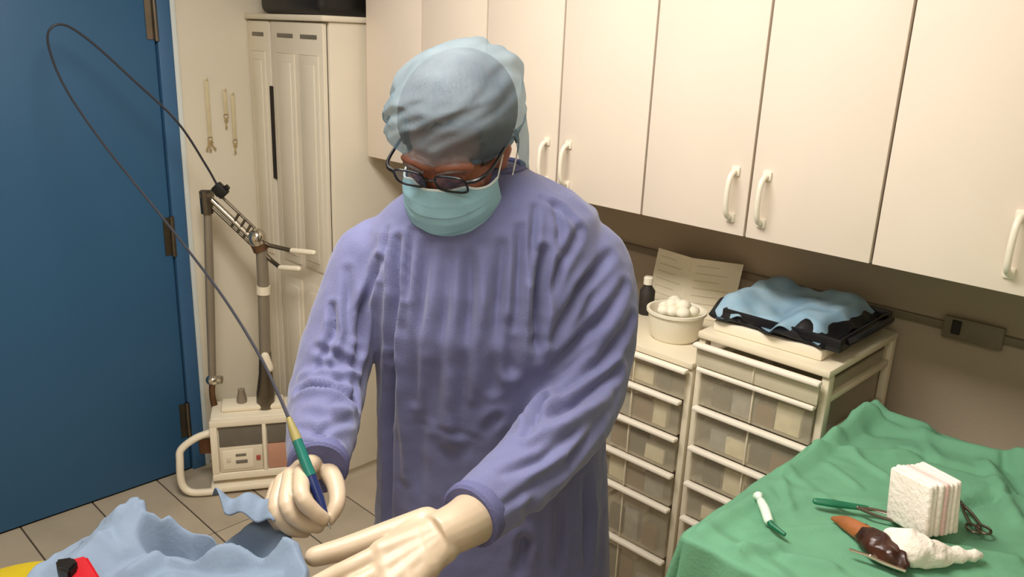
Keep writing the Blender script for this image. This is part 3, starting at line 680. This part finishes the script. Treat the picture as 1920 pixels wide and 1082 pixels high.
FOLDS = [
 # sleeve on the right of the picture
 ([(1150, 470), (1100, 540), (1045, 640)], -.008, .012), ([(1180, 530), (1120, 610), (1050, 690)], -.009, .012), ([(1195, 600), (1130, 670), (1030, 740)], -.009, .013),
 ([(1100, 430), (1060, 500), (1035, 580)], -.007, .011), ([(1170, 690), (1090, 735), (1010, 775)], -.013, .013), ([(1150, 740), (1070, 790), (985, 815)], .006, .012),
 ([(1090, 800), (1020, 850), (950, 880)], -.005, .010), ([(1140, 790), (1080, 870), (1010, 930)], -.006, .012), ([(1060, 860), (1000, 920), (950, 950)], -.004, .009),
 ([(1030, 470), (1022, 560), (1016, 650)], -.018, .012), ([(1016, 650), (1010, 740), (985, 800)], -.012, .012),
 # armhole and side on the left
 ([(735, 450), (728, 560), (722, 680)], -.010, .010), ([(722, 680), (716, 800), (714, 980)], -.012, .013), ([(700, 480), (692, 580), (688, 660)], -.013, .010), ([(685, 660), (682, 760)], -.010, .010),
 # sleeve on the left of the picture
 ([(552, 722), (600, 712), (672, 742)], -.015, .010), ([(560, 690), (620, 690), (675, 700)], .007, .012), ([(590, 640), (640, 660), (680, 690)], -.006, .009), ([(610, 570), (630, 610), (628, 640)], -.009, .008), ([(640, 500), (660, 560), (670, 620)], -.005, .010),
 ([(556, 790), (600, 800), (668, 780)], -.006, .009), ([(552, 820), (600, 830), (655, 830)], .005, .009), ([(575, 750), (620, 760), (670, 760)], .006, .012), ([(620, 600), (600, 650), (585, 690)], -.006, .008),
 # gathers hanging from the neck
 ([(790, 455), (780, 580), (768, 760)], -.006, .011), ([(830, 470), (822, 600), (808, 800)], -.005, .012), ([(870, 475), (870, 600), (855, 820)], -.006, .013), ([(905, 470), (905, 580), (888, 760)], .005, .013),
 ([(945, 450), (948, 560), (930, 740)], -.007, .012), ([(985, 420), (985, 500), (975, 620)], -.007, .010), ([(1010, 380), (1012, 440), (1005, 520)], -.006, .008), ([(1045, 370), (1060, 420), (1060, 460)], -.005, .008), ([(760, 430), (755, 500), (750, 560)], -.006, .008),
 ([(1020, 360), (1060, 380), (1095, 420)], -.004, .008), ([(720, 420), (710, 460), (705, 520)], -.005, .008),
 # front panel
 ([(960, 620), (965, 700), (955, 800)], -.006, .014), ([(800, 700), (780, 820), (775, 960)], -.004, .016), ([(850, 720), (845, 840), (840, 960)], .004, .02), ([(760, 800), (830, 815), (900, 835)], -.0010, .008), ([(740, 640), (745, 760), (750, 900)], .006, .014),
 ([(905, 820), (930, 800), (985, 770)], -.004, .012), ([(1000, 960), (990, 1030), (985, 1075)], -.008, .014), ([(1060, 950), (1060, 1020), (1055, 1075)], -.007, .014), ([(1110, 900), (1115, 980), (1110, 1070)], -.008, .014),
]
sculpt(bm, FOLDS)
gown = obj('surgical_gown', bm, 'gown', person, 180)
def pick(x, y, v): return pv(x, y, v)
# cuffs, neck binding, pocket seam
for S, rr in ((SLEEVE_L, .0505), (SLEEVE_R, .0465)):
    a, b_ = pv(*S[-1][0], S[-1][1]), pv(*S[-2][0], S[-2][1]); d = (a - b_).normalized()
    bm = B(); tube(bm, [a - d * .016, a - d * .004, a + d * .008, a + d * .012], [rr * .98, rr * 1.03, rr * 1.02, rr * .93], 28); obj('cuff', bm, 'gown_trim', gown)
bm = B(); rg = ring(1.487, -.070, 1.52, .081, .081, 48); tube(bm, rg + [rg[0]], .006, 8); obj('neck_binding', bm, 'gown_trim', gown)
# trousers and shoes
bm = B()
loft(bm, [ring(1.0, -.025, 1.50, .17, .115), ring(.90, -.025, 1.50, .175, .12), ring(.80, -.025, 1.50, .185, .118)])
for s in (-1, 1):
    u0 = -.025 + s * .10
    tube(bm, [UV(u0, 1.50, .86), UV(u0, 1.50, .62), UV(u0, 1.495, .45), UV(u0, 1.52, .25), UV(u0, 1.53, .10)], [.094, .086, .078, .074, .070], 20, 3)
bm = evaluated_bm(bm, [('REMESH', dict(mode='VOXEL', voxel_size=.012)), ('SMOOTH', dict(factor=.5, iterations=4))]); obj('trousers', bm, 'trousers', person, 180)
for s in (-1, 1):
    u0 = -.025 + s * .10; bm = B()
    loft(bm, [[UV(u0 + a * math.cos(q), v + 0 * q, max(0, z0 + b_ * math.sin(q))) for q in np.linspace(0, 6.283, 20, endpoint=False)] for v, a, b_, z0 in ((1.59, .022, .03, .035), (1.575, .038, .05, .045), (1.52, .043, .06, .05), (1.46, .043, .045, .042), (1.39, .047, .035, .032), (1.34, .038, .026, .024), (1.325, .02, .015, .018))])
    obj('shoe', bm, 'shoe', person, 60)

# gloves: five separate fingers each
def glove(name_pts, palm, wrist, it):
    bm = B()
    tube(bm, wrist[0], wrist[1], 20, 4)
    for a, b_, ra, rb in palm: tube(bm, [a, a.lerp(b_, .5), b_], [ra, (ra + rb) / 2, rb], 14, 0, round_end=True)
    for pts, rs in name_pts: tube(bm, pts, rs, 14, 4, round_end=True)
    return evaluated_bm(bm, [('REMESH', dict(mode='VOXEL', voxel_size=.0021)), ('SMOOTH', dict(factor=.5, iterations=it))])
def q3(*a): return [pv(*p) for p in a]
# hand holding the pen
Wr = pv(595, 855, 1.165)
mcp = q3((566, 888, 1.095), (546, 893, 1.105), (530, 902, 1.12), (519, 912, 1.135))
fingers = [
 (q3((566, 888, 1.095), (566, 930, 1.045), (588, 958, 1.04), (606, 972, 1.045)), [.0135, .0125, .0115, .0100]),
 (q3((546, 893, 1.105), (538, 948, 1.05), (566, 980, 1.045), (596, 988, 1.055)), [.0138, .0126, .0114, .0100]),
 (q3((530, 902, 1.12), (517, 955, 1.075), (543, 990, 1.065), (572, 997, 1.075)), [.0130, .0120, .0110, .0098]),
 (q3((519, 912, 1.135), (508, 952, 1.105), (524, 985, 1.09), (548, 996, 1.095)), [.0115, .0106, .0098, .0088]),
 (q3((612, 878, 1.15), (629, 908, 1.115), (632, 944, 1.08), (616, 974, 1.06)), [.0165, .0145, .0125, .0105])]
palm = [(Wr, mcp[0], .019, .0125), (Wr, mcp[1], .020, .0125), (Wr, mcp[2], .019, .012), (Wr, mcp[3], .018, .0115), (pv(560, 905, 1.13), pv(590, 880, 1.15), .016, .018), (Wr, pv(612, 878, 1.15), .018, .0145)]
bm = glove(fingers, palm, ([pv(598, 840, 1.21), pv(597, 860, 1.17), Wr], [.034, .031, .027]), 5)
obj('glove', bm, 'glove', person, 180)
# flat hand
Wl = pv(862, 986, 1.05)
mcpl = q3((716, 1036, .985), (722, 1068, .965), (730, 1098, .945), (742, 1124, .93))
fingers = [
 (q3((716, 1036, .985), (662, 1062, .965), (622, 1080, .955), (588, 1096, .945)), [.0145, .0135, .0125, .0108]),
 (q3((722, 1068, .965), (662, 1100, .94), (622, 1120, .925), (588, 1136, .915)), [.0145, .0135, .0125, .011]),
 (q3((730, 1098, .945), (672, 1132, .92), (636, 1152, .905), (606, 1168, .90)), [.014, .013, .012, .0105]),
 (q3((742, 1124, .93), (694, 1156, .905), (664, 1172, .895), (642, 1186, .89)), [.0125, .0115, .0105, .0095]),
 (q3((800, 978, 1.05), (722, 1004, 1.03), (650, 1028, 1.01), (590, 1044, .995)), [.022, .0195, .0170, .0145])]
palm = [(Wl, mcpl[0], .030, .019), (Wl, mcpl[1], .031, .019), (Wl, mcpl[2], .030, .018), (Wl, mcpl[3], .028, .016), (pv(800, 978, 1.05), mcpl[0], .020, .014), (pv(800, 1010, 1.02), pv(770, 1070, .97), .020, .019)]
mids = [Wl.lerp(m_, .55) for m_ in mcpl]
palm += [(mcpl[k], mcpl[k + 1], .0175, .0165) for k in range(3)] + [(mids[k], mids[k + 1], .0245, .0235) for k in range(3)] + [(Wl.lerp(mcpl[k], .8), Wl.lerp(mcpl[k + 1], .8), .0205, .0195) for k in range(3)] + [(Wl.lerp(mcpl[k], .3), Wl.lerp(mcpl[k + 1], .3), .0275, .0265) for k in range(3)]
bm = glove(fingers, palm, ([pv(925, 940, 1.14), pv(895, 965, 1.095), Wl, pv(815, 1008, 1.02)], [.045, .042, .0365, .033]), 16)
obj('glove', bm, 'glove', person, 180)

# ------------------------------------------------------------------ treatment couch and blue drape
t = tag(empty('treatment_couch', UV(-.52, .62, 0), -_a), 'narrow padded couch hidden under the blue drape', 'couch')
LM = Matrix.Rotation(-_a, 4, 'Z')
bm = B(); bb(bm, -.72, -.31, .25, .99, .86, .925, .02, LM, 4); obj('mattress', bm, 'couch_vinyl', t)
bm = B(); bb(bm, -.70, -.33, .27, .97, .825, .86, .004, LM); obj('base_board', bm, 'steel_dark', t)
for u in (-.68, -.35):
    for v in (.30, .94):
        bm = B(); tube(bm, [UV(u, v, 0), UV(u, v, .825)], .016, 12); obj('leg', bm, 'steel', t)
def seg_ridge(u, v, a, b, amp, wid, tent=False):
    a, b, p = Vector(a), Vector(b), Vector((u, v)); ab = b - a; k = max(0, min(1, (p - a).dot(ab) / ab.length_squared)); d = (p - (a + ab * k)).length
    return amp * max(0, 1 - d / wid) if tent else amp * math.exp(-(d / wid) ** 2)
def uvz(p): return (p.dot(RH), p.dot(FH))
def pu(x, y, z): return uvz(pz(x, y, z))
DR = [(pu(254, 935, 1.04), pu(258, 985, 1.0), .050, .075), (pu(254, 940, 1.03), pu(300, 985, 1.0), .040, .045),
      (pu(254, 940, 1.03), pu(150, 1050, 1.0), .026, .05), (pu(240, 1070, 1.0), pu(345, 1005, 1.0), .016, .02),
      (pu(325, 998, 1.02), pu(395, 1014, 1.02), .034, .030), (pu(395, 1014, 1.02), pu(495, 1012, 1.02), .032, .030), (pu(500, 985, 1.03), pu(548, 1014, 1.03), .040, .040), (pu(548, 1014, 1.03), pu(575, 1080, 1.02), .034, .04),
      (pu(316, 1030, .975), pu(385, 1062, .96), -.085, .040), (pu(385, 1062, .96), pu(450, 1046, .96), -.090, .036), (pu(450, 1046, .96), pu(505, 1060, .965), -.080, .034),
      (pu(310, 1085, 1.0), pu(400, 1100, 1.0), .018, .035), (pu(440, 1086, 1.0), pu(545, 1082, 1.0), .018, .030)]
_rd = random.Random(11); CR = []
for _ in range(34):
    u_, v_ = _rd.uniform(-.74, -.25), _rd.uniform(.6, 1.1); a_ = _rd.uniform(0, 3.14); l_ = _rd.uniform(.03, .09)
    CR.append(((u_, v_), (u_ + l_ * math.cos(a_), v_ + l_ * math.sin(a_)), _rd.choice((-1, 1)) * _rd.uniform(.004, .009), _rd.uniform(.014, .030)))
def drape_z(u, v):
    z = .988 + .006 * noise.noise((u * 9, v * 9, 3)) + .002 * noise.noise((u * 34, v * 34, 7))
    for a, b, amp, wid in CR: z += seg_ridge(u, v, a, b, amp, wid, True)
    rs = [seg_ridge(u, v, a, b, amp, wid, True) for a, b, amp, wid in DR]
    return max(z + max(rs) + min(rs), .929)
edge_px = [(106, 1034), (150, 1012), (205, 972), (250, 928), (262, 926), (275, 955), (303, 966), (320, 985), (360, 996), (410, 1010), (455, 1008), (480, 972), (515, 966), (545, 1003), (566, 1030), (584, 1090)]
def drape():
    # far edge is irregular; the near side runs on over the couch
    E = []
    for x, y in edge_px:
        z = 1.0
        for _ in range(12): u, v = pu(x, y, z); z = .5 * z + .5 * drape_z(u, v)
        E.append((u, v))
    n = len(E); cum = [0]
    for i in range(1, n): cum.append(cum[-1] + (Vector(E[i]) - Vector(E[i - 1])).length)
    def fn(s, q):
        L_ = s * cum[-1]; u = float(np.interp(L_, cum, [e[0] for e in E])); v = float(np.interp(L_, cum, [e[1] for e in E]))
        k = q ** 1.3
        return (u + (-.745 + .47 * s - u) * k, v + (.30 - v) * k)
    def full(s, q):
        u, v = fn(s, q); z = drape_z(u, v)
        if q < .03: z -= .012 * (1 - q / .03) ** 1.5 * (.6 + .5 * math.sin(s * 31))
        if s > .97: z -= .05 * (s - .97) / .03
        return UV(u, v, z)
    bm = cloth_grid(170, 130, full)
    return evaluated_bm(bm, [('SMOOTH', dict(factor=.5, iterations=2))])
o = obj('surgical_drape', solid(drape(), .0018), 'drape_blue', None, 180); tag(o, 'crumpled pale blue surgical drape under the gloved hands', 'drape')
# folded loose corner behind
def corner(s, q):
    a = pv(398 + 104 * s, 929 + 10 * s + 5 * math.sin(s * 5), 1.13); b_ = pv(420 + 96 * s, 958 + 30 * s ** 2 + 6 * math.sin(s * 4), 1.075 - .02 * s)
    p = a.lerp(b_, q); p.z += .018 * math.sin(math.pi * q) + .006 * math.sin(s * 11 + q * 4); return p
o = obj('drape_towel', solid(cloth_grid(30, 24, corner), .002), 'drape_blue', None, 180); tag(o, 'small folded blue towel at the far edge, in front of the laser unit', 'towel')
# red and black pouch
t = tag(empty('pouch', pz(150, 1062, .98)), 'red pouch with a black flap at the left end of the blue drape', 'pouch')
ppts = [pz(128, 1046, 1.022), pz(162, 1038, 1.030), pz(194, 1090, 1.026), pz(192, 1120, 1.018), pz(128, 1130, 1.012), pz(112, 1075, 1.012)]
bm = B(); lo_ = [p - UP * .03 for p in ppts]; loft(bm, [lo_, ppts]); bmesh.ops.bevel(bm, geom=bm.edges[:], offset=.004, segments=2, affect='EDGES'); obj('pouch_body', bm, 'red_plastic', t)
fpts = [pz(103, 1046, 1.030), pz(135, 1042, 1.034), pz(146, 1052, 1.034), pz(128, 1072, 1.026), pz(108, 1066, 1.022)]
bm = B(); lo_ = [p - UP * .022 for p in fpts]; loft(bm, [lo_, fpts]); bmesh.ops.bevel(bm, geom=bm.edges[:], offset=.003, segments=2, affect='EDGES'); obj('pouch_flap', bm, 'black_plastic', t)
# yellow bin on the floor
bc = pz(22, 1142, .62)
t = tag(empty('waste_bin', (bc.x, bc.y, 0)), 'round yellow clinical waste bin at the lower left corner', 'bin')
bm = B(); lathe(bm, [(.13, 0), (.135, .01), (.16, .57), (.168, .575), (.168, .59), (.155, .59), (.15, .58), (.12, .03), (.01, .03)], (bc.x, bc.y, 0), 40); obj('bin_body', bm, 'yellow_plastic', t)
bm = B(); lathe(bm, [(.17, .588), (.172, .60), (.165, .612), (.12, .622), (.03, .626), (.0, .626)], (bc.x, bc.y, 0), 40); obj('bin_lid', bm, 'yellow_plastic', t)

# ------------------------------------------------------------------ green draped instrument table
ZG = .93
GX0, GX1, GY0, GY1 = 1.075, 1.80, -.25, .605
t = tag(empty('instrument_table', ((GX0 + GX1) / 2, (GY0 + GY1) / 2, 0)), 'steel instrument table under the green cloth', 'table')
bm = B(); bb(bm, GX0 + .012, GX1 - .012, GY0 + .012, GY1 - .012, ZG - .03, ZG - .006, .006); obj('table_top', bm, 'steel', t)
for x in (GX0 + .05, GX1 - .05):
    for y in (GY0 + .05, GY1 - .05):
        bm = B(); tube(bm, [(x, y, .07), (x, y, ZG - .03)], .014, 14); l_ = obj('leg', bm, 'steel', t)
        bm = B(); tube(bm, [(x, y - .012, .034), (x, y + .012, .034)], .034, 18); obj('castor', bm, 'black_plastic', l_)
bm = B(); bb(bm, GX0 + .04, GX1 - .04, GY0 + .04, GY1 - .04, .24, .256, .004); obj('lower_shelf', bm, 'steel', t)
GR = [(pz(1600, 790, ZG), pz(1920, 880, ZG), .010, .02), (pz(1500, 850, ZG), pz(1720, 860, ZG), .006, .012), (pz(1690, 850, ZG), pz(1860, 900, ZG), -.006, .012), (pz(1850, 880, ZG), pz(1910, 990, ZG), .012, .015), (pz(1880, 870, ZG), pz(1920, 930, ZG), -.012, .012),
      (pz(1290, 1020, ZG), pz(1420, 940, ZG), .006, .02), (pz(1400, 1010, ZG), pz(1560, 1000, ZG), .004, .012), (pz(1460, 890, ZG), pz(1480, 960, ZG), .004, .010), (pz(1800, 960, ZG), pz(1900, 930, ZG), -.006, .010), (pz(1480, 1060, ZG), pz(1560, 1075, ZG), .007, .014),
      (pz(1340, 1060, ZG), pz(1450, 1040, ZG), .006, .014), (pz(1520, 800, ZG), pz(1640, 800, ZG), .010, .016), (pz(1600, 860, ZG), pz(1660, 900, ZG), .004, .010), (pz(1760, 1040, ZG), pz(1900, 1060, ZG), .008, .016)]
GC = [((1.60, .592), (1.79, .585), .020, .03), ((1.79, .585), (1.785, .47), .022, .03), ((1.40, .595), (1.60, .592), .014, .03), ((1.70, .545), (1.745, .50), -.012, .03), ((1.10, .58), (1.085, .45), .012, .03), ((1.785, .30), (1.785, .18), .02, .04)]
for _ in range(46):
    x_, y_ = _rd.uniform(1.1, 1.78), _rd.uniform(0, .58); a_ = _rd.uniform(0, 3.14); l_ = _rd.uniform(.05, .16)
    GC.append(((x_, y_), (x_ + l_ * math.cos(a_), y_ + l_ * math.sin(a_)), _rd.uniform(.002, .006), _rd.uniform(.012, .03)))
def green(s, q):
    ov = .24
    x = GX0 - ov + (GX1 - GX0 + 2 * ov) * s; y = GY0 - ov + (GY1 - GY0 + 2 * ov) * q
    cx, cy = min(max(x, GX0), GX1), min(max(y, GY0), GY1)
    ins = min(x - GX0, GX1 - x, y - GY0, GY1 - y)
    d = math.hypot(x - cx, y - cy)
    z = ZG + .002 + .0015 * (noise.noise((x * 34, y * 34, 4)) + 1) + .004 * (noise.noise((x * 11, y * 11, 2)) + .6)
    if ins > 0:
        for a, b_, amp, wid in GR: z += seg_ridge(x, y, (a.x, a.y), (b_.x, b_.y), amp * (1.8 if amp < .011 else 1), wid * .85)
        for a, b_, amp, wid in GC: z += seg_ridge(x, y, a, b_, amp, wid, True)
    z = max(z, ZG - .004)
    if d > 0:
        nx, ny = (x - cx) / d, (y - cy) / d
        along = cx * 1.0 + cy * 1.0 + math.atan2(ny, nx) * .12
        wv = (.5 + .5 * math.sin(along * 42 + 2 * math.sin(along * 13))) * min(1, d / .10)
        out = .010 * min(1, d / .015) + .022 * wv
        drop = max(0, d - .012)
        return Vector((cx + nx * out, cy + ny * out, z - drop))
    return Vector((x, y, z))
o = obj('green_cloth', solid(cloth_grid(210, 230, green), .0018), 'drape_green', None, 180); tag(o, 'wrinkled green surgical cloth spread over the instrument table', 'cloth')
# things lying on the green cloth
GZ = ZG + .017
# gauze stack
t = tag(empty('gauze_block', pz(1735, 985, GZ)), 'standing block of folded white gauze on the green cloth', 'gauze')
gb = pz(1728, 985, GZ + .008); Mg = Matrix.Translation(gb) @ Matrix.Rotation(math.radians(62), 4, 'Z') @ Matrix.Rotation(.12, 4, 'Y')
for k in range(7):
    y0 = -.036 + k * .0104
    bm = B(); rbox(bm, (random.uniform(-.002, .002), y0 + .0052, .046 + random.uniform(-.002, .002)), (.088, .0108, .092), .0045, Mg, 3)
    for v in bm.verts: v.co += Vector((noise.noise(v.co * 40), noise.noise(v.co * 40 + Vector((5, 0, 0))), noise.noise(v.co * 40 + Vector((0, 7, 0))))) * .003
    obj('gauze_fold', bm, 'gauze_pink' if k in (3,) else 'gauze', t, 70)
# twisted white swab
bm = B(); tube(bm, [pz(1672, 1002, GZ + .02), pz(1700, 1022, GZ + .022), pz(1735, 1035, GZ + .016), pz(1785, 1040, GZ + .01), pz(1838, 1042, GZ + .006)], [.014, .030, .026, .014, .007], 28, 8, flat=.75, round_end=True)
for v in bm.verts: v.co += Vector((noise.noise(v.co * 60), noise.noise(v.co * 60 + Vector((5, 0, 0))), noise.noise(v.co * 60 + Vector((0, 7, 0))))) * .005
o = obj('gauze_swab', bm, 'gauze', None, 180); tag(o, 'crumpled white gauze swab with a twisted tail in front of the gauze block', 'swab')
# brown iodine swab
t = tag(empty('iodine_swab', pz(1650, 1030, GZ)), 'dark brown iodine soaked swab beside the white one', 'swab')
bm = B(); tube(bm, [pz(1618, 1000, GZ + .012), pz(1645, 1022, GZ + .014), pz(1672, 1042, GZ + .012), pz(1692, 1058, GZ + .008)], [.016, .022, .022, .012], 24, 6, flat=.6, round_end=True)
for v in bm.verts: v.co += Vector((noise.noise(v.co * 70), noise.noise(v.co * 70 + Vector((5, 0, 0))), noise.noise(v.co * 70 + Vector((0, 7, 0))))) * .006
obj('soaked_end', bm, 'iodine', t, 180)
bm = B(); tube(bm, [pz(1562, 972, GZ + .004), pz(1585, 980, GZ + .008), pz(1622, 1002, GZ + .012)], [.004, .012, .016], 20, 6, flat=.6, round_end=True); obj('stained_end', bm, 'iodine_light', t, 180)
# forceps and scissors
def forceps(a, b, name, label, m='steel', spread=.010, lift=.004, rings=False):
    t = tag(empty(name, a.lerp(b, .5)), label, name.split('_')[-1])
    d = (b - a); s = d.cross(UP).normalized()
    for k in (-1, 1):
        pts = [a + s * k * spread, a.lerp(b, .35) + s * k * spread * .8, a.lerp(b, .62) + s * k * .001, b - s * k * .002]
        bm = B(); tube(bm, pts, [.0028, .003, .0032, .0014], 8, 4); sh = obj('shank', bm, m, t)
        if rings:
            c = a + s * k * spread - d.normalized() * .011
            bm = B(); tube(bm, [c + s * math.cos(q) * .011 + d.normalized() * math.sin(q) * .013 for q in np.linspace(0, 6.283, 20)], .0024, 8); obj('finger_ring', bm, m, sh)
    bm = B(); ell(bm, a.lerp(b, .62), (.004, .004, .004), None, 2); obj('rivet', bm, m, t)
    return t
forceps(pz(1690, 975, GZ + .006), pz(1560, 938, GZ + .006), 'surgical_scissors', 'steel scissors lying beside the gauze block', 'steel_dark', .012, rings=True)
forceps(pz(1700, 1066, GZ + .005), pz(1592, 1030, GZ + .005), 'steel_forceps', 'bright steel forceps below the brown swab', 'chrome', .008)
forceps(pz(1830, 985, GZ + .004), pz(1790, 925, GZ + .004), 'dark_clamp', 'dark steel clamp to the right of the gauze block', 'steel_dark', .008, rings=True)
t = tag(empty('scalpel', pz(1590, 945, GZ)), 'scalpel with a dark green handle left of the gauze block', 'scalpel')
bm = B(); tube(bm, [pz(1530, 940, GZ + .006), pz(1560, 944, GZ + .007), pz(1625, 953, GZ + .006)], [.006, .0072, .005], 12, 5, flat=.6, round_end=True); obj('handle', bm, 'handle_green', t)
bm = B(); tube(bm, [pz(1625, 953, GZ + .006), pz(1655, 960, GZ + .006), pz(1690, 972, GZ + .005)], [.003, .003, .001], 8, flat=.3); obj('blade', bm, 'steel', t)
t = tag(empty('syringe', pz(1440, 965, GZ)), 'small white syringe with a dark green needle hub, alone on the green cloth', 'syringe')
bm = B(); tube(bm, [pz(1427, 941, GZ + .008), pz(1434, 955, GZ + .008), pz(1441, 976, GZ + .008)], [.0075, .0085, .008], 16, round_end=True); obj('barrel', bm, 'syringe_white', t)
bm = B(); tube(bm, [pz(1424, 936, GZ + .008), pz(1421, 930, GZ + .008)], [.004, .009], 12); obj('plunger', bm, 'syringe_white', t)
bm = B(); tube(bm, [pz(1441, 976, GZ + .008), pz(1447, 985, GZ + .007), pz(1472, 1003, GZ + .004)], [.006, .005, .0035], 12); obj('needle_hub', bm, 'handle_green', t)
